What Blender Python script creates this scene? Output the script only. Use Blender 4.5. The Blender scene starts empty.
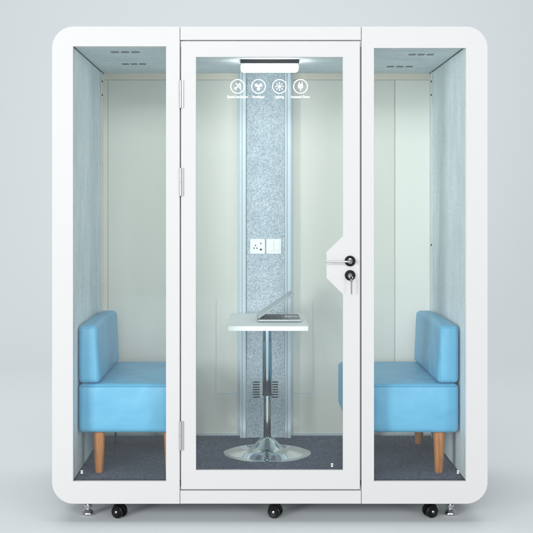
import bpy, bmesh, math, random
from mathutils import Vector, Matrix
from mathutils.geometry import tessellate_polygon
R = math.radians
random.seed(4)
S = bpy.context.scene
C = S.collection

# ------------------------------------------------------------------ camera, world, lights
U = 0.005                      # metres per photo pixel on the pod's front plane (y = 0)
D = 5.7                        # camera to front plane
CX, CZ = (252 - 266.5) * U, (524 - 207) * U
cam = bpy.data.cameras.new('camera'); co = bpy.data.objects.new('camera', cam); C.objects.link(co)
co.location = (CX, -D, CZ); co.rotation_euler = (R(90), 0, 0)
cam.sensor_width = 36; cam.lens = 36 * D / (533 * U)
cam.shift_x = 14.5 / 533; cam.shift_y = -59.5 / 533
cam.clip_start = .05; cam.clip_end = 200
S.camera = co
S.view_settings.view_transform = 'Standard'; S.view_settings.look = 'None'
S.view_settings.exposure = -.24; S.view_settings.gamma = 1
w = bpy.data.worlds.new('World'); S.world = w; w.use_nodes = True
bg = w.node_tree.nodes['Background']
bg.inputs[0].default_value = (1, 1, 1, 1); bg.inputs[1].default_value = .36

def area(name, loc, target, size, sizey, power, col=(1, 1, 1)):
    l = bpy.data.lights.new(name, 'AREA'); l.shape = 'RECTANGLE'; l.size = size; l.size_y = sizey
    l.energy = power; l.color = col
    o = bpy.data.objects.new(name, l); C.objects.link(o); o.location = loc
    o.rotation_euler = (Vector(target) - Vector(loc)).to_track_quat('-Z', 'Y').to_euler()
    return o
area('key_softbox', (-5.9, -8.7, 2.2), (0, .3, 1.2), 2.4, 3.5, 880)
area('fill_softbox', (5.7, -8.7, 2.2), (0, .3, 1.2), 2.4, 3.5, 350)
area('front_softbox', (-.8, -14, 5.8), (0, 0, 1.2), 8, 2.6, 980)
area('backdrop_softbox', (0, 5.5, 8.5), (0, 9.5, 0), 12, 3, 335)
area('overhead_softbox', (0, -2.6, 7.5), (0, -1.2, 0), 8, 3, 190)
area('floor_softbox', (0, 2.2, 8.5), (0, 2.8, 0), 9, 2.5, 235)

# ------------------------------------------------------------------ materials
def mat(name, col, rough=.5, metal=0, spec=.5, coat=0):
    m = bpy.data.materials.new(name); m.use_nodes = True
    b = m.node_tree.nodes['Principled BSDF']
    b.inputs['Base Color'].default_value = (*col, 1); b.inputs['Roughness'].default_value = rough
    b.inputs['Metallic'].default_value = metal; b.inputs['Specular IOR Level'].default_value = spec
    b.inputs['Coat Weight'].default_value = coat
    return m
def nodes(m):
    t = m.node_tree
    return t.nodes, t.links, t.nodes['Principled BSDF']
def coords(m, scale=(1, 1, 1)):
    n, l, b = nodes(m)
    tc = n.new('ShaderNodeTexCoord'); mp = n.new('ShaderNodeMapping'); mp.inputs['Scale'].default_value = scale
    l.new(tc.outputs['Object'], mp.inputs['Vector']); return mp.outputs[0]
def noise(m, vec, scale, detail=3, rough=.6):
    n, l, b = nodes(m)
    t = n.new('ShaderNodeTexNoise'); t.inputs['Scale'].default_value = scale
    t.inputs['Detail'].default_value = detail; t.inputs['Roughness'].default_value = rough
    l.new(vec, t.inputs['Vector']); return t.outputs['Fac']
def ramp(m, fac, stops):
    n, l, b = nodes(m)
    r = n.new('ShaderNodeValToRGB'); e = r.color_ramp.elements
    while len(e) < len(stops): e.new(.5)
    for k, (p, c) in enumerate(stops): e[k].position = p; e[k].color = (*c, 1)
    l.new(fac, r.inputs[0]); return r.outputs[0]
def bump(m, fac, strength, dist=.002):
    n, l, b = nodes(m)
    bp = n.new('ShaderNodeBump'); bp.inputs['Strength'].default_value = strength; bp.inputs['Distance'].default_value = dist
    l.new(fac, bp.inputs['Height']); l.new(bp.outputs[0], b.inputs['Normal'])
def mixc(m, a, b_, fac):
    n, l, b = nodes(m)
    x = n.new('ShaderNodeMix'); x.data_type = 'RGBA'; x.blend_type = 'MULTIPLY'; x.inputs[0].default_value = fac
    l.new(a, x.inputs[6]); l.new(b_, x.inputs[7]); return x.outputs[2]
def base(m, c): n, l, b = nodes(m); l.new(c, b.inputs['Base Color'])

M = {}
M['white'] = m = mat('white powder coat', (.485, .487, .492), .5, spec=.25)
v = coords(m); bump(m, noise(m, v, 900, 2), .06, .0006)
M['white_plastic'] = mat('white plastic', (.84, .85, .85), .3)
M['backdrop'] = m = mat('backdrop paper', (.635, .68, .70), .9, spec=.1)
M['gasket'] = mat('dark rubber gasket', (.03, .03, .033), .6)
M['grey_gap'] = mat('grey seal', (.36, .36, .36), .5)
M['chrome'] = mat('chrome', (.66, .70, .71), .06, 1)
M['satin'] = mat('satin steel', (.72, .73, .74), .28, 1)
M['alu'] = m = mat('pale anodised trim', (.56, .65, .69), .35, .25)
M['key'] = mat('worn key steel', (.30, .30, .30), .3, 1)
M['steel'] = mat('bright steel', (.60, .60, .60), .14, 1)
M['hinge'] = mat('grey hinge', (.36, .37, .39), .35, .5)
M['black'] = mat('black plastic', (.006, .006, .007), .35, spec=.2)
M['dark'] = mat('dark grey metal', (.035, .04, .045), .4, .3)

def felt(name, cols, scale, stretch=(1, 1, 1), bs=.5):
    m = mat(name, cols[1], .95, spec=.1)
    v = coords(m, stretch)
    f = noise(m, v, scale, 4, .75)
    c = ramp(m, f, [(.34, cols[0]), (.5, cols[1]), (.66, cols[2])])
    big = noise(m, v, scale * .06, 3, .6)
    c2 = ramp(m, big, [(.3, (.86, .87, .88)), (.7, (1, 1, 1))])
    base(m, mixc(m, c, c2, 1)); bump(m, f, bs, .003)
    return m
M['felt_wall'] = felt('pale blue wall felt', [(.62, .73, .77), (.83, .895, .915), (.93, .955, .965)], 70, (1, 2.2, .8), .35)
M['felt_ceiling'] = felt('pale blue ceiling felt', [(.60, .72, .76), (.84, .895, .91), (.93, .95, .955)], 60, (.7, 1.8, 1), .35)
M['felt_column'] = felt('speckled blue grey felt', [(.25, .31, .37), (.475, .55, .605), (.73, .79, .825)], 165, (1, 1, 1), .4)
M['carpet'] = felt('charcoal blue carpet', [(.04, .046, .07), (.125, .14, .20), (.29, .315, .39)], 95, (.7, 1.3, 1), .8)

M['panel'] = m = mat('reflection tinted panel', (.56, .66, .60), .22, coat=.25)  # front glass's green reflection over a cream wall, painted into the colour
v = coords(m, (1, 1, .15)); f = noise(m, v, 3, 3, .5)
base(m, ramp(m, f, [(.3, (.69, .705, .645)), (.7, (.745, .745, .69))]))
M['beige'] = mat('beige wall edge', (.76, .71, .62), .5)
M['cream'] = mat('cream panel', (.78, .79, .74), .4)
M['groove'] = mat('panel groove', (.55, .57, .54), .6)
M['laminate'] = mat('white laminate', (.84, .865, .86), .5, spec=.25)
M['silver'] = mat('silver laptop shell', (.48, .52, .53), .3, .6)
M['keys'] = mat('black keys', (.02, .024, .026), .45)
M['screen'] = mat('dark screen', (.012, .014, .016), .08)

M['leather'] = m = mat('sky blue leatherette', (.16, .47, .72), .42, spec=.45)
v = coords(m); f = noise(m, v, 260, 3); g = noise(m, v, 5, 2)
base(m, ramp(m, g, [(.3, (.105, .385, .60)), (.7, (.125, .425, .65))]))
n, l, b = nodes(m)
ad = n.new('ShaderNodeMath'); ad.operation = 'MULTIPLY_ADD'; ad.inputs[1].default_value = .10
wv = noise(m, coords(m, (3, 9, 5)), 1.6, 2, .4); a2 = n.new('ShaderNodeMath'); a2.operation = 'MULTIPLY_ADD'; a2.inputs[1].default_value = 1.6
l.new(wv, a2.inputs[0]); l.new(g, a2.inputs[2]); l.new(f, ad.inputs[0]); l.new(a2.outputs[0], ad.inputs[2]); bump(m, ad.outputs[0], .7, .012)
M['piping'] = mat('blue seam thread', (.055, .27, .47), .5)

M['wood'] = m = mat('beech wood', (.5, .26, .12), .42, spec=.4)
v = coords(m, (1, 1, .06)); f = noise(m, v, 90, 4, .65); g = noise(m, v, 14, 3, .6)
c = ramp(m, f, [(.3, (.30, .11, .032)), (.55, (.55, .21, .055)), (.75, (.68, .30, .10))])
base(m, mixc(m, c, ramp(m, g, [(.35, (.72, .68, .62)), (.65, (1, 1, 1))]), .7)); bump(m, f, .15, .001)

def glass(name, tint, haze):
    m = bpy.data.materials.new(name); m.use_nodes = True; n = m.node_tree.nodes; l = m.node_tree.links
    for x in list(n): n.remove(x)
    out = n.new('ShaderNodeOutputMaterial'); tr = n.new('ShaderNodeBsdfTransparent'); gl = n.new('ShaderNodeBsdfGlossy')
    df = n.new('ShaderNodeBsdfDiffuse'); df.inputs[0].default_value = (.72, .88, .86, 1)
    tr.inputs[0].default_value = (*tint, 1); gl.inputs['Roughness'].default_value = .01
    fr = n.new('ShaderNodeFresnel'); fr.inputs[0].default_value = 1.45
    m1 = n.new('ShaderNodeMixShader'); m2 = n.new('ShaderNodeMixShader'); m1.inputs[0].default_value = haze
    l.new(tr.outputs[0], m1.inputs[1]); l.new(df.outputs[0], m1.inputs[2])
    l.new(fr.outputs[0], m2.inputs[0]); l.new(m1.outputs[0], m2.inputs[1]); l.new(gl.outputs[0], m2.inputs[2])
    l.new(m2.outputs[0], out.inputs[0]); return m
M['glass'] = glass('window glass', (.975, .993, .99), .005)
M['print'] = mat('white print on glass', (.9, .93, .93), .5)
nn = M['print'].node_tree.nodes['Principled BSDF']
M['lamp'] = m = mat('lit diffuser', (.9, .9, .9), .4)
b = m.node_tree.nodes['Principled BSDF']; b.inputs['Emission Color'].default_value = (1, .99, .97, 1); b.inputs['Emission Strength'].default_value = 14

# ------------------------------------------------------------------ helpers
def X(px, y=0): return CX + (px - 252) * U * (D + y) / D
def Z(py, y=0): return CZ - (py - 207) * U * (D + y) / D

def link(name, bm, m, parent=None, smooth=False, bev=0, seg=2, loc=None):
    bmesh.ops.recalc_face_normals(bm, faces=bm.faces[:])
    me = bpy.data.meshes.new(name); bm.to_mesh(me); bm.free(); me.materials.append(m)
    o = bpy.data.objects.new(name, me); C.objects.link(o)
    if parent: o.parent = parent
    if loc: o.location = loc
    if smooth or bev:
        for p in me.polygons: p.use_smooth = True
    if bev:
        md = o.modifiers.new('bevel', 'BEVEL'); md.width = bev; md.segments = seg; md.limit_method = 'ANGLE'; md.angle_limit = R(35)
        wn = o.modifiers.new('wn', 'WEIGHTED_NORMAL'); wn.keep_sharp = True
    elif smooth:
        for e in me.edges: pass
        try: me.set_sharp_from_angle(angle=R(40))
        except Exception: pass
    return o
def box(bm, x0, x1, y0, y1, z0, z1):
    r = bmesh.ops.create_cube(bm, size=1)
    for v in r['verts']:
        v.co = Vector((x0 + (v.co.x + .5) * (x1 - x0), y0 + (v.co.y + .5) * (y1 - y0), z0 + (v.co.z + .5) * (z1 - z0)))
    return r['verts']
def bx(*a):
    bm = bmesh.new(); box(bm, *a); return bm
def rect(x0, x1, z0, z1, r=(0, 0, 0, 0), n=12):
    """outline in x,z; r = radii for corners bl, br, tr, tl"""
    pts = []
    for (cx, cz, a0, rr) in ((x0, z0, 180, r[0]), (x1, z0, 270, r[1]), (x1, z1, 0, r[2]), (x0, z1, 90, r[3])):
        if rr <= 0: pts.append((cx, cz)); continue
        ox = cx + rr * (1 if cx == x0 else -1); oz = cz + rr * (1 if cz == z0 else -1)
        for k in range(n + 1):
            a = R(a0 + 90 * k / n); pts.append((ox + rr * math.cos(a), oz + rr * math.sin(a)))
    return pts
def prism(bm, loops, y0, y1):
    """extrude an outline (first loop) with holes (other loops) along y"""
    tri = tessellate_polygon([[Vector((x, z, 0)) for x, z in lp] for lp in loops])
    flat = [p for lp in loops for p in lp]
    A = [bm.verts.new((x, y0, z)) for x, z in flat]; B = [bm.verts.new((x, y1, z)) for x, z in flat]
    for t in tri:
        for V in (A, B):
            try: bm.faces.new([V[i] for i in t])
            except ValueError: pass
    k = 0
    for lp in loops:
        n = len(lp)
        for i in range(n):
            a, b_ = k + i, k + (i + 1) % n
            bm.faces.new((A[a], A[b_], B[b_], B[a]))
        k += n
    bmesh.ops.dissolve_limit(bm, angle_limit=R(1), verts=bm.verts[:], edges=bm.edges[:])
def lathe(bm, prof, c=(0, 0, 0), n=48, axis='Z'):
    rings = []
    for r, h in prof:
        ring = []
        for k in range(n):
            a = 2 * math.pi * k / n; p = (r * math.cos(a), r * math.sin(a), h)
            if axis == 'Y': p = (p[0], h, p[1])
            if axis == 'X': p = (h, p[0], p[1])
            ring.append(bm.verts.new((c[0] + p[0], c[1] + p[1], c[2] + p[2])))
        rings.append(ring)
    for a, b_ in zip(rings, rings[1:]):
        for k in range(n): bm.faces.new((a[k], a[(k + 1) % n], b_[(k + 1) % n], b_[k]))
    bm.faces.new(rings[0]); bm.faces.new(rings[-1])
def tube(bm, pts, r, n=10, closed=False):
    pts = [Vector(p) for p in pts]; rings = []; N = len(pts)
    for i, p in enumerate(pts):
        if closed: d = pts[(i + 1) % N] - pts[i - 1]
        else: d = pts[min(i + 1, N - 1)] - pts[max(i - 1, 0)]
        d.normalize(); up = Vector((0, 0, 1)) if abs(d.z) < .9 else Vector((0, 1, 0))
        u = d.cross(up).normalized(); v_ = d.cross(u)
        rings.append([bm.verts.new(p + r * (math.cos(2 * math.pi * k / n) * u + math.sin(2 * math.pi * k / n) * v_)) for k in range(n)])
    prs = list(zip(rings, rings[1:])) + ([(rings[-1], rings[0])] if closed else [])
    for a, b_ in prs:
        for k in range(n): bm.faces.new((a[k], a[(k + 1) % n], b_[(k + 1) % n], b_[k]))
    if not closed: bm.faces.new(rings[0]); bm.faces.new(rings[-1])
def thing(name, label, cat, loc=(0, 0, 0), group=None):
    o = bpy.data.objects.new(name, None); C.objects.link(o); o.location = loc; o.empty_display_size = .1
    o['label'] = label; o['category'] = cat
    if group: o['group'] = group
    return o

# ------------------------------------------------------------------ setting: one seamless sweep
bm = bmesh.new(); prof = [(-16, 0), (5.6, 0)]
for k in range(1, 49):
    a = R(90 * k / 48); prof.append((5.6 + 6.4 * math.sin(a), 6.4 - 6.4 * math.cos(a)))
prof.append((12, 16))
L = [bm.verts.new((-20, y, z)) for y, z in prof]; Q = [bm.verts.new((20, y, z)) for y, z in prof]
for i in range(len(prof) - 1): bm.faces.new((L[i], Q[i], Q[i + 1], L[i + 1]))
o = link('ground', bm, M['backdrop'], smooth=True); o['kind'] = 'structure'
for p in o.data.polygons: p.use_smooth = True

# ------------------------------------------------------------------ the pod
pod = thing('office_booth', 'white rounded soundproof booth with glazed door and two side windows, on casters', 'booth', (0, .6, 0))
def part(name, bm, m, parent=pod, **k):
    # part geometry is written in world coordinates; shift into the pod's space
    if parent is pod: bmesh.ops.translate(bm, verts=bm.verts[:], vec=(0, -.6, 0))
    elif parent is not None and not parent.get('label'): bmesh.ops.translate(bm, verts=bm.verts[:], vec=(0, -.6, 0))
    return link(name, bm, m, parent, **k)
xl, xr, zt, zb = X(52), X(487.6), Z(26.5), Z(503.8)
WL, WR, FL, CE = X(73), X(466), Z(481.3), Z(46.3)
BACK = 1.151; RAD = .108

def front(loops, name, y0=0, y1=.022):
    b_ = bmesh.new(); prism(b_, loops, y0, y1); return part(name, b_, M['white'], bev=.0022, seg=3)
front([rect(xl, X(179.7), zb, zt, (RAD, 0, 0, RAD)), rect(X(73), X(166), FL, CE)], 'front_frame')
front([rect(X(361.6), xr, zb, zt, (0, RAD, RAD, 0)), rect(X(374), X(466), FL, Z(48))], 'front_frame')
front([rect(X(180.2), X(361.1), Z(40), zt)], 'header')
front([rect(X(180.2), X(361.1), zb, Z(490.6))], 'sill')
b_ = bmesh.new(); prism(b_, [rect(xl, xr, zb, zt, (RAD,) * 4), rect(WL - .035, WR + .035, FL - .03, CE + .035)], .0225, 1.25)
part('shell', b_, M['white'], bev=.0022)
# dark rubber seal behind the joints round the door
b_ = bmesh.new(); prism(b_, [rect(X(170), X(370), Z(500), Z(31)), rect(X(190), X(348), Z(476), Z(51))], .024, .032)
part('door_seal', b_, M['grey_gap'])

# inner linings
part('ceiling', bx(WL, WR, .0235, BACK, CE, CE + .03), M['felt_ceiling'])
part('carpet', bx(WL, WR, .0235, BACK, FL - .025, FL), M['carpet'])
part('side_lining', bx(WL - .03, WL, .0235, BACK, FL - .02, CE + .03), M['felt_wall'])
part('side_lining', bx(WR, WR + .03, .0235, BACK, FL - .02, CE + .03), M['felt_wall'])
part('back_wall', bx(WL - .03, WR + .03, BACK + .02, 1.24, FL - .02, CE + .03), M['cream'])
# slim black seam strips between linings
for nm, a in (('corner_joint', (WL, WL + .004, .034, BACK - .002, CE - .004, CE)), ('corner_joint', (WR - .004, WR, .034, BACK - .002, CE - .004, CE)),
              ('corner_joint', (WL, WL + .004, .034, BACK - .002, FL, FL + .004)), ('corner_joint', (WR - .004, WR, .034, BACK - .002, FL, FL + .004))):
    part(nm, bx(*a), M['gasket'])
# vertical aluminium trims in the back corners, with screws
for s, wx in ((1, WL), (-1, WR)):
    t = part('corner_trim', bx(min(wx, wx + s * .006), max(wx, wx + s * .006), 1.03, 1.075, FL + .001, CE - .006), M['felt_wall'])
    part('corner_groove', bx(min(wx, wx + s * .003), max(wx, wx + s * .003), 1.022, 1.03, FL + .001, CE - .006), M['groove'])
    for z in ((CE - .06, CE - .14) if s > 0 else (CE - .06, CE - .14, 1.36)):
        b_ = bmesh.new(); lathe(b_, [(.006, 0), (.006, .004), (.003, .006)], (wx + s * .006, 1.05, z), 12, 'X')
        if s < 0:
            for v_ in b_.verts: v_.co.x = 2 * (wx - .006) - v_.co.x
        part('screw', b_, M['dark'])

# back panels tinted with the glass reflection, beige edges left clear, skirting
yb = BACK
cl, cr = X(240, 1.076), X(291, 1.076)
g1 = X(395, yb)
tz = Z(80, yb)
part('back_panel', bx(X(108, yb), cl - .014, yb, yb + .02, FL, tz), M['panel'], bev=.002)
part('back_panel', bx(cr + .014, g1 - .003, yb, yb + .02, FL, tz), M['panel'], bev=.002)
part('panel_joint', bx(g1 - .0029, g1 + .0029, yb + .004, yb + .0195, FL, tz), M['groove'])
part('back_panel', bx(g1 + .003, WR, yb, yb + .02, FL, tz), M['cream'], bev=.002)
part('beige_edge', bx(WL, X(108, yb) - .001, yb, yb + .02, FL, tz), M['beige'])  # beige wall colour where the painted reflection stops
part('beige_edge', bx(WL, cl - .014, yb, yb + .02, tz + .001, CE), M['beige'])
part('beige_edge', bx(cr + .014, WR, yb, yb + .02, tz + .001, CE), M['beige'])
part('skirting', bx(WL, cl - .014, yb - .012, yb - .0005, FL, FL + .012), M['alu'])
part('skirting', bx(cr + .014, WR, yb - .012, yb - .0005, FL, FL + .012), M['alu'])
# thin raised pale lines on the back wall beside the column
for x0, x1 in ((X(216, yb), cl - .014), (cr + .014, X(313.3, yb))):
    b_ = bmesh.new(); zz = Z(393, yb); xe = x0 if x0 < 0 else x1
    box(b_, x0, x1, yb - .003, yb - .0004, zz - .0025, zz + .0025)
    box(b_, xe - .002, xe + .002, yb - .0035, yb - .0006, zz + .0026, Z(300, yb))
    part('pale_line', b_, M['alu'])

# column
yc = 1.076
column = part('column', bx(cl, cr, yc + .006, yb + .019, FL, CE), M['alu'])
for sx in (0, 1):
    b_ = bmesh.new()
    for k in range(7):
        px0 = 253 if sx == 0 else 271.5
        zz = Z(382 + k * 2.5, yc); box(b_, X(px0, yc), X(px0 + 6.6, yc), yc - .0022, yc - .0002, zz - .0032, zz + .0032)
    part('vent_louvre', b_, M['black'])
part('column_felt', bx(X(246.2, yc), X(284.8, yc), yc, yc + .0055, FL + .001, CE), M['felt_column'])
for a, c in ((240, 246), (285, 291)):
    b_ = bmesh.new()
    box(b_, X(a, yc), X(a + 2.0, yc), yc - .006, yc + .0055, FL + .0005, CE); box(b_, X(a + 2.3, yc), X(c - .1, yc), yc - .012, yc + .0055, FL + .0005, CE)
    part('column_trim', b_, M['alu'], bev=.001)
for a, c in ((cl - .0138, cl - .0005), (cr + .0005, cr + .0138)):
    b_ = bmesh.new(); box(b_, a, c, yb - .010, yb + .018, FL, CE)
    part('column_flange', b_, M['alu'], bev=.001)
# socket and switch plates
def plate(px, name):
    x = X(px, yc); z = Z(246.4, yc); h = .0445
    return part(name, bx(x - h, x + h, yc - .010, yc - .0006, z - h, z + h), M['white_plastic'], bev=.003, seg=3), x, z
p, x, z = plate(257.6, 'socket_plate')
for dx, dz in ((-.021, -.010), (-.004, -.010), (-.0125, .006), (.019, .018)):
    b_ = bmesh.new(); box(b_, x + dx - .0028, x + dx + .0028, yc - .0112, yc - .0102, z + dz - .004, z + dz + .004); part('socket_hole', b_, M['black'], p)
b_ = bmesh.new(); box(b_, x + .014, x + .024, yc - .0112, yc - .0102, z - .024, z - .013)
part('socket_hole', b_, M['black'], p)
p, x, z = plate(273.8, 'switch_plate')
for s in (-1, 1): part('rocker', bx(x + s * .019 - .018, x + s * .019 + .018, yc - .0135, yc - .0102, z - .027, z + .034), M['white_plastic'], p, bev=.002)

# ceiling vents: short slots in rows
for px0, px1, py in ((110, 141, 52), (121.6, 147, 64), (408, 435, 54.5), (386, 414, 66.5)):
    y = D * ((CE - CZ) / ((207 - py) * U) - 1)
    b_ = bmesh.new(); x0, x1 = X(px0, y), X(px1, y)
    for r_ in range(3):
        for k in range(3):
            xa = x0 + (x1 - x0) * (k + .08) / 3; xb = x0 + (x1 - x0) * (k + .86) / 3
            box(b_, xa, xb, y + (r_ - 1) * .022 - .004, y + (r_ - 1) * .022 + .004, CE - .0012, CE - .0002)
    part('ceiling_vent', b_, M['dark'])
# ceiling lamp
ly = .5; lx0, lx1 = X(240.5, ly), X(299, ly)
lamp = part('ceiling_lamp', bx(lx0, lx1, ly, ly + .12, CE - .023, CE - .0005), M['dark'], bev=.003)
part('diffuser', bx(lx0 + .002, lx1 - .002, ly - .002, ly + .12, CE - .058, CE - .0235), M['lamp'], lamp, bev=.012, seg=4)

# window glass
def pane(name, x0, x1, z0, z1, parent=pod):
    return part(name, bx(x0, x1, .024, .030, z0, z1), M['glass'], parent)
pane('window_glass', X(73) + .001, X(169.5), FL + .0005, CE - .0005)
pane('window_glass', X(371), X(466) - .001, FL + .0005, CE - .0005)

for px0, px1 in ((73, 166), (374, 466)): part('window_gasket', bx(X(px0) + .001, X(px1), .0195, .0222, FL + .0003, FL + .0035), M['gasket'])
# door
dx0, dx1, dz0, dz1 = X(181), X(360.0), Z(489.4), Z(41.2)
hole = [(X(a), Z(b)) for a, b in ((196, 470.3), (343, 470.3), (343, 294.5), (326.6, 278.2), (326.6, 252), (343, 236), (343, 57), (196, 57))]
b_ = bmesh.new(); prism(b_, [[(dx0, dz0), (dx1, dz0), (dx1, dz1), (dx0, dz1)], hole], .001, .0222)
door = part('door', b_, M['white'], bev=.002, seg=3)
part('door_glass', bx(X(193), X(346), .0235, .029, Z(473), Z(54)), M['glass'], door)
for a, c in ((80.5, 108), (168, 196), (421, 450)):
    b_ = bmesh.new(); box(b_, X(180.3), X(183.4), -.006, .0005, Z(c), Z(a))
    lathe(b_, [(.0062, Z(c) + .001), (.0062, Z((a + c) / 2) - .001), (.005, Z((a + c) / 2)), (.0062, Z((a + c) / 2) + .001), (.0062, Z(a) - .001)], (X(180.6), -.006, 0), 16)
    part('hinge', b_, M['hinge'], door, smooth=True)
hx, hz = X(350), Z(261)
b_ = bmesh.new(); lathe(b_, [(.0268, .0008), (.0268, -.006), (.0255, -.0075), (.0165, -.0075), (.0160, -.004)], (hx, 0, hz), 40, 'Y'); ros = part('rosette', b_, M['black'], door, smooth=True)
b_ = bmesh.new(); lathe(b_, [(.0135, -.0042), (.0135, -.010), (.0105, -.012), (.0105, -.048), (.007, -.052)], (hx, 0, hz), 28, 'Y')
pts = [(hx, -.045, hz)] + [(hx - .012 - .0125 * k, -.049 + .0004 * k, hz - .001) for k in range(10)]
tube(b_, pts, .0045, 12)
part('door_handle', b_, M['steel'], door, smooth=True)
kz = Z(275.3)
b_ = bmesh.new(); lathe(b_, [(.0262, .0008), (.0262, -.006), (.0247, -.0075), (.0130, -.0075), (.012, -.005)], (hx, 0, kz), 40, 'Y'); part('lock_rosette', b_, M['black'], door, smooth=True)
b_ = bmesh.new(); lathe(b_, [(.0105, -.005), (.0105, -.012), (.0095, -.013)], (hx - .001, 0, kz + .001), 28, 'Y'); part('lock_cylinder', b_, M['chrome'], door, smooth=True)

# icons printed on the door glass
ico = []
yi = .0232
def disc(b_, cx, cz, r, n=20, y=yi): prism(b_, [[(cx + r * math.cos(2 * math.pi * k / n), cz + r * math.sin(2 * math.pi * k / n)) for k in range(n)]], y - .0006, y)
def bar(b_, x0, z0, x1, z1, w, y=yi):
    d = Vector((x1 - x0, z1 - z0)).normalized() * w / 2; q = Vector((-d.y, d.x))
    prism(b_, [[(x0 + q.x, z0 + q.y), (x0 - q.x, z0 - q.y), (x1 - q.x, z1 - q.y), (x1 + q.x, z1 + q.y)]], y - .0006, y)
def circ(cx, cz, r, n=40): return [(cx + r * math.cos(2 * math.pi * k / n), cz + r * math.sin(2 * math.pi * k / n)) for k in range(n)]
mc = [0]
def merge(b_, f, *a):
    t = bmesh.new(); f(t, *a); mc[0] += 1; bmesh.ops.translate(t, verts=t.verts[:], vec=(0, -(mc[0] % 9) * .00006, 0)); me = bpy.data.meshes.new('t'); t.to_mesh(me); t.free(); b_.from_mesh(me); bpy.data.meshes.remove(me)
def icon(px, kind):
    # placed at the depth of the glass so its size stays true
    cx, cz = X(px, yi), Z(86.4, yi); r = 7.3 * U; b_ = bmesh.new()
    merge(b_, prism, [circ(cx, cz, r), circ(cx, cz, r - .0040)], yi - .0006, yi)
    if kind == 0:
        merge(b_, disc, cx - .010, cz - .010, .0062)
        merge(b_, bar, cx - .010, cz - .008, cx + .006, cz + .002, .004)
        merge(b_, bar, cx - .008, cz + .017, cx + .016, cz - .015, .004)
        merge(b_, bar, cx + .012, cz + .016, cx + .002, cz + .004, .004)
        merge(b_, bar, cx + .012, cz + .012, cx + .014, cz - .004, .003)
    if kind == 1:
        for a in (150, 30, 270):
            a = R(a); merge(b_, disc, cx + .0125 * math.cos(a), cz + .0125 * math.sin(a), .0078)
            merge(b_, bar, cx, cz, cx + .0125 * math.cos(a + .25), cz + .0125 * math.sin(a + .25), .0075)
        merge(b_, disc, cx, cz, .0045)
    if kind == 2:
        merge(b_, disc, cx, cz, .0078)
        for k in range(8):
            a = R(45 * k + 2); merge(b_, bar, cx + .0115 * math.cos(a), cz + .0115 * math.sin(a), cx + .022 * math.cos(a), cz + .022 * math.sin(a), .0035)
    if kind == 3:
        merge(b_, prism, [rect(cx - .012, cx + .012, cz - .010, cz + .011, (.004,) * 4, 4), circ(cx, cz, .003, 10)], yi - .0006, yi)
        for s in (-1, 1): merge(b_, bar, cx + s * .007, cz + .011, cx + s * .007, cz + .021, .0038)
        merge(b_, bar, cx, cz - .010, cx, cz - .022, .0045)
    part('icon', b_, M['print'], door)
for k, px in enumerate((237.6, 258.5, 279.5, 300.5)): icon(px, k)
for px, txt, wd in ((237.4, 'Sound Insulation', 20.5), (258.3, 'Ventilation', 12.5), (279.3, 'Lighting', 9), (300.4, 'Automatic Power', 19)):
    cu = bpy.data.curves.new('t', 'FONT'); cu.body = txt; cu.size = 1; cu.align_x = 'CENTER'; cu.extrude = .01; cu.offset = .010; cu.space_character = 1.08
    to = bpy.data.objects.new('t', cu); C.objects.link(to)
    bpy.context.view_layer.update()
    me = bpy.data.meshes.new_from_object(to); wdt = max(v.co.x for v in me.vertices) - min(v.co.x for v in me.vertices)
    s = wd * U / wdt
    sz = .0185
    me.transform(Matrix.Translation((X(px, yi), yi - .0003 - .6, Z(98.0, yi))) @ Matrix.Rotation(R(90), 4, 'X') @ Matrix.Diagonal((s, sz, .03, 1)))
    bpy.data.objects.remove(to); me.materials.clear(); me.materials.append(M['print'])
    o = bpy.data.objects.new('caption', me); C.objects.link(o); o.parent = door
# small white safety marks low on each pane
for px, py, par, yy in ((81.8, 472, pod, .0238), (332, 465, door, yi), (458, 472, pod, .0238)):
    b_ = bmesh.new(); x, z = X(px, yy), Z(py, yy)
    for dz in (-.0065, 0, .0065): box(b_, x - .0055, x + .0055, yy - .0006, yy, z + dz - .0015, z + dz + .0015)
    part('safety_mark', b_, M['print'], par)

# casters and levelling feet
def caster(x, y, ang):
    rot = Matrix.Rotation(R(ang), 4, 'Z')
    c = bmesh.new(); box(c, -.042, .042, -.034, .034, .086, .0995)
    lathe(c, [(.012, .074), (.012, .09)], (0, 0, 0), 16)
    # hood over the twin wheels
    hood = [(.012 + .036 * math.cos(R(a)), .038 + .037 * math.sin(R(a))) for a in range(0, 181, 12)]
    t = bmesh.new(); prism(t, [hood + [(-.012, .036), (.03, .036)]], -.009, .009)
    me = bpy.data.meshes.new('t'); t.to_mesh(me); t.free(); c.from_mesh(me); bpy.data.meshes.remove(me)
    c.transform(rot); bmesh.ops.translate(c, verts=c.verts[:], vec=(x, y, 0))
    k = part('caster', c, M['black'], smooth=True)
    for s in (-1, 1):
        t = bmesh.new(); lathe(t, [(.012, s * .030), (.020, s * .0312), (.022, s * .028), (.028, s * .0285), (.0325, s * .025), (.0325, s * .013), (.03, s * .010)], (.012, 0, .0327), 36, 'Y')
        t.transform(rot); bmesh.ops.translate(t, verts=t.verts[:], vec=(x, y, 0)); wh = part('wheel', t, M['black'], k, smooth=True)
    t = bmesh.new(); lathe(t, [(.0065, -.030), (.0065, -.0335), (.005, -.0345)], (.012, 0, .0327), 20, 'Y')
    t.transform(rot); bmesh.ops.translate(t, verts=t.verts[:], vec=(x, y, 0)); part('axle_cap', t, M['satin'], k, smooth=True)
for px, a in ((117.5, -28), (273, -20), (428, 20)): caster(X(px, .13), .13, a)
for px in (118, 273, 429): caster(X(px, 0), 1.1, 15)
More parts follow.
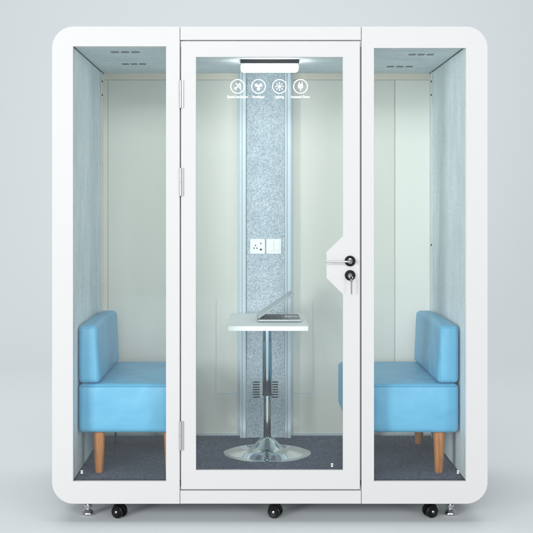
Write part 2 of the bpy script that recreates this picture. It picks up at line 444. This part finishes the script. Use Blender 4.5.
for px, y in ((88, .165), (450, .165), (88, 1.1), (450, 1.1)):
    c = bmesh.new()
    lathe(c, [(.028, .0), (.031, .004), (.031, .012), (.028, .020), (.020, .028), (.013, .032), (.012, .04)], (X(px, .165), y, 0), 36)
    lathe(c, [(.020, .04), (.021, .043), (.021, .052), (.020, .055)], (X(px, .165), y, 0), 6)
    lathe(c, [(.0095, .055), (.0095, .104)], (X(px, .165), y, 0), 20)
    lathe(c, [(.018, .078), (.018, .090)], (X(px, .165), y, 0), 6)
    part('levelling_foot', c, M['steel'], smooth=True)

# ------------------------------------------------------------------ sofas
def cushion(x0, x1, y0, y1, z0, z1, r, puff=.006, taper=None):
    b_ = bmesh.new(); vs = box(b_, x0, x1, y0, y1, z0, z1)
    if taper: taper(b_)
    bmesh.ops.bevel(b_, geom=b_.edges[:], offset=r, segments=5, profile=.5, affect='EDGES')
    long = [e for e in b_.edges if e.calc_length() > .1]
    bmesh.ops.subdivide_edges(b_, edges=long, cuts=7, use_grid_fill=True)
    cx, cy, cz = (x0 + x1) / 2, (y0 + y1) / 2, (z0 + z1) / 2; hx_, hy, hz_ = (x1 - x0) / 2, (y1 - y0) / 2, (z1 - z0) / 2
    for v_ in b_.verts:
        u, v2, w2 = (v_.co.x - cx) / hx_, (v_.co.y - cy) / hy, (v_.co.z - cz) / hz_
        f = lambda a, b: max(0, 1 - a * a) * max(0, 1 - b * b)
        v_.co.z += (puff if w2 > 0 else 0) * f(u, v2) * (abs(w2) > .9)
        v_.co.y += math.copysign(puff, v2) * f(u, w2) * (abs(v2) > .95)
        v_.co.x += math.copysign(puff * .5, u) * f(v2, w2) * (abs(u) > .9)
    return b_
def sofa(cx, s, label):
    """s = +1 faces right (back on the left), -1 faces left; local origin on the floor at front corner line"""
    W, Dp = .555, .865
    t = thing('lounge_chair', label, 'armchair', (cx, .565, FL), 'blue lounge chairs facing each other in the booth')
    h = W / 2; y0 = -Dp / 2
    link('seat', cushion(-h, h, y0, -y0, .214, .466, .026, .009), M['leather'], t, smooth=True)
    def tp(b_):
        for v_ in b_.verts:
            if v_.co.z > .6:
                if v_.co.x * s > (-h + .05): v_.co.x -= s * .012
    xa, xb = (-h, -h + .112)
    if s < 0: xa, xb = h - .112, h
    def tp(b_):
        for v_ in b_.verts:
            if v_.co.z > .6 and (v_.co.x * s) > -h + .05: v_.co.x -= s * .014
    link('backrest', cushion(xa, xb, y0 + .003, -y0 - .003, .468, .765, .024, .007, tp), M['leather'], t, smooth=True)
    b_ = bmesh.new(); k = .003
    loop = [(-h + .01, y0 + .0045, .448), (h - .01, y0 + .0045, .448)]
    # stitched seam round the seat
    pts = []
    for (ax, ay) in ((-h + .004, y0 + .020), (-h + .02, y0 + .0015), (h - .02, y0 + .0015), (h - .004, y0 + .020), (h - .004, -y0 - .02), (h - .02, -y0 - .0015), (-h + .02, -y0 - .0015), (-h + .004, -y0 - .02)):
        pts.append((ax, ay, .452))
    tube(b_, pts, .0022, 6, closed=True); link('seam', b_, M['piping'], t, smooth=True)
    q = [(xa + .016, .480), (xb - .016, .480), (xb - .016 - (.014 if s > 0 else 0), .752), (xa + .016 + (.014 if s < 0 else 0), .752)]
    b_ = bmesh.new(); tube(b_, [(x_, y0 + .0015, z_) for x_, z_ in q], .0014, 6, closed=True); link('seam', b_, M['leather'], t, smooth=True)
    for lx in (-h + .098, h - .092):
        for ly_ in (y0 + .068, -y0 - .085):
            c = bmesh.new(); lathe(c, [(.0205, .0), (.0225, .004), (.0305, .205), (.0305, .216)], (lx, ly_, 0), 24)
            if s > 0 and lx < 0 and ly_ > 0:
                c.free(); c = bmesh.new(); box(c, lx - .028, lx + .022, ly_ - .02, ly_ + .02, .204, .2145)
                lathe(c, [(.012, 0), (.012, .006), (.0065, .010), (.0065, .204)], (lx, ly_, 0), 16)
                o = link('leg', c, M['black'], t, smooth=True); o['label'] = 'thin black metal leg at the back'
            else: o = link('leg', c, M['wood'], t, smooth=True)
    return t
sofa(WL + .006 + .2775, 1, 'sky blue leatherette chair behind the left window, its back to the left wall')
sofa(WR - .010 - .2775, -1, 'sky blue leatherette chair behind the right window, its back to the right wall')

# ------------------------------------------------------------------ pedestal table
tcx, tcy = .0125, .66
tb = thing('pedestal_table', 'narrow white table on a chrome column and round trumpet base behind the door', 'table', (tcx, tcy, FL))
TZ = .7415
b_ = bmesh.new()
out = [(p[0], p[1]) for p in rect(-.2155, .2155, -.34, .385, (.007,) * 4, 5)]
prism(b_, [out], -TZ, -TZ + .024)
for v_ in b_.verts: v_.co = Vector((v_.co.x, v_.co.z, -v_.co.y))
link('tabletop', b_, M['laminate'], tb, bev=.004, seg=3)
b_ = bmesh.new(); lathe(b_, [(.243, .0), (.2435, .002), (.242, .0035), (.215, .0075), (.18, .0125), (.14, .019), (.112, .026), (.097, .033), (.086, .043), (.074, .057), (.061, .074), (.048, .090), (.038, .101), (.033, .109), (.030, .114)], n=96)
for v_ in b_.verts: v_.co.z *= .78
link('base', b_, M['chrome'], tb, smooth=True)
b_ = bmesh.new(); lathe(b_, [(.0215, .084), (.0215, .33)]); link('lower_tube', b_, M['chrome'], tb, smooth=True)
b_ = bmesh.new(); lathe(b_, [(.0265, .330), (.0275, .332), (.0275, TZ - .045), (.0275, TZ - .03)]); link('upper_tube', b_, M['chrome'], tb, smooth=True)
b_ = bmesh.new(); lathe(b_, [(.0282, .322), (.0282, .3295)]); link('collar', b_, M['gasket'], tb, smooth=True)
b_ = bmesh.new(); box(b_, -.09, .09, -.09, .09, TZ - .030, TZ - .0245); link('mounting_plate', b_, M['dark'], tb)

# ------------------------------------------------------------------ laptop, partly open, hinge on its left
ty = .50; lz = FL + TZ + .0006
lp = thing('laptop', 'silver laptop standing half closed on the white table', 'laptop', (X(257.8, .52), ty, lz))
Wd, Dd = .242, .32
b_ = bmesh.new(); box(b_, 0, Wd, .02, .02 + Dd, .002, .016); lb = link('keyboard_base', b_, M['silver'], lp, bev=.005, seg=3)
b_ = bmesh.new()
for i in range(14):
    for j in range(6):
        y_ = .035 + i * .0208; x_ = .022 + j * .0185; box(b_, x_, x_ + .016, y_, y_ + .0182, .0164, .0174)
link('keys', b_, M['keys'], lb)
b_ = bmesh.new(); box(b_, .012, .232, .03, .33, .0160, .0163); link('keyboard_deck', b_, M['dark'], lb)
b_ = bmesh.new(); box(b_, .15, .225, .125, .235, .0164, .0168); link('touchpad', b_, M['screen'], lb)
for q in ((.02, .05), (.22, .05), (.02, .31), (.22, .31)):
    b_ = bmesh.new(); box(b_, q[0] - .006, q[0] + .006, q[1] - .006, q[1] + .006, 0, .0021); link('rubber_foot', b_, M['black'], lb)
A = Matrix.Translation((.004, 0, .0165)) @ Matrix.Rotation(R(-34), 4, 'Y')
b_ = bmesh.new(); box(b_, 0, .238, .02, .02 + Dd, .002, .0085); b_.transform(A); ld = link('lid', b_, M['silver'], lp, bev=.0028, seg=3)
b_ = bmesh.new(); box(b_, .012, .228, .03, .01 + Dd, .0008, .0019); b_.transform(A); link('screen', b_, M['screen'], ld)
b_ = bmesh.new(); tube(b_, [(.004, .05, .0135), (.004, .31, .0135)], .006, 14); link('hinge_barrel', b_, M['dark'], lp, smooth=True)

# ------------------------------------------------------------------ keys in the lock
kt = thing('key', 'small steel key hanging from the lower black lock of the door', 'key', (hx, -.014, kz))
b_ = bmesh.new(); box(b_, -.0012, .0012, -.024, .002, -.003, .003); 
lathe(b_, [(.008, -.001), (.0085, 0), (.008, .001)], (0, -.026, 0), 20, 'X'); link('key_blade', b_, M['key'], kt, smooth=True)
b_ = bmesh.new(); tube(b_, [(.0015 + .0085 * math.sin(2 * math.pi * k / 28), -.030, -.007 + .0085 * math.cos(2 * math.pi * k / 28)) for k in range(28)], .0011, 8, closed=True); link('key_ring', b_, M['steel'], kt, smooth=True)
b_ = bmesh.new(); box(b_, .0005, .0070, -.031, -.029, -.090, -.030); lathe(b_, [(.0075, -.0315), (.0078, -.030), (.0075, -.0285)], (.0038, 0, -.024), 20, 'Y'); link('spare_blade', b_, M['key'], kt, smooth=True)
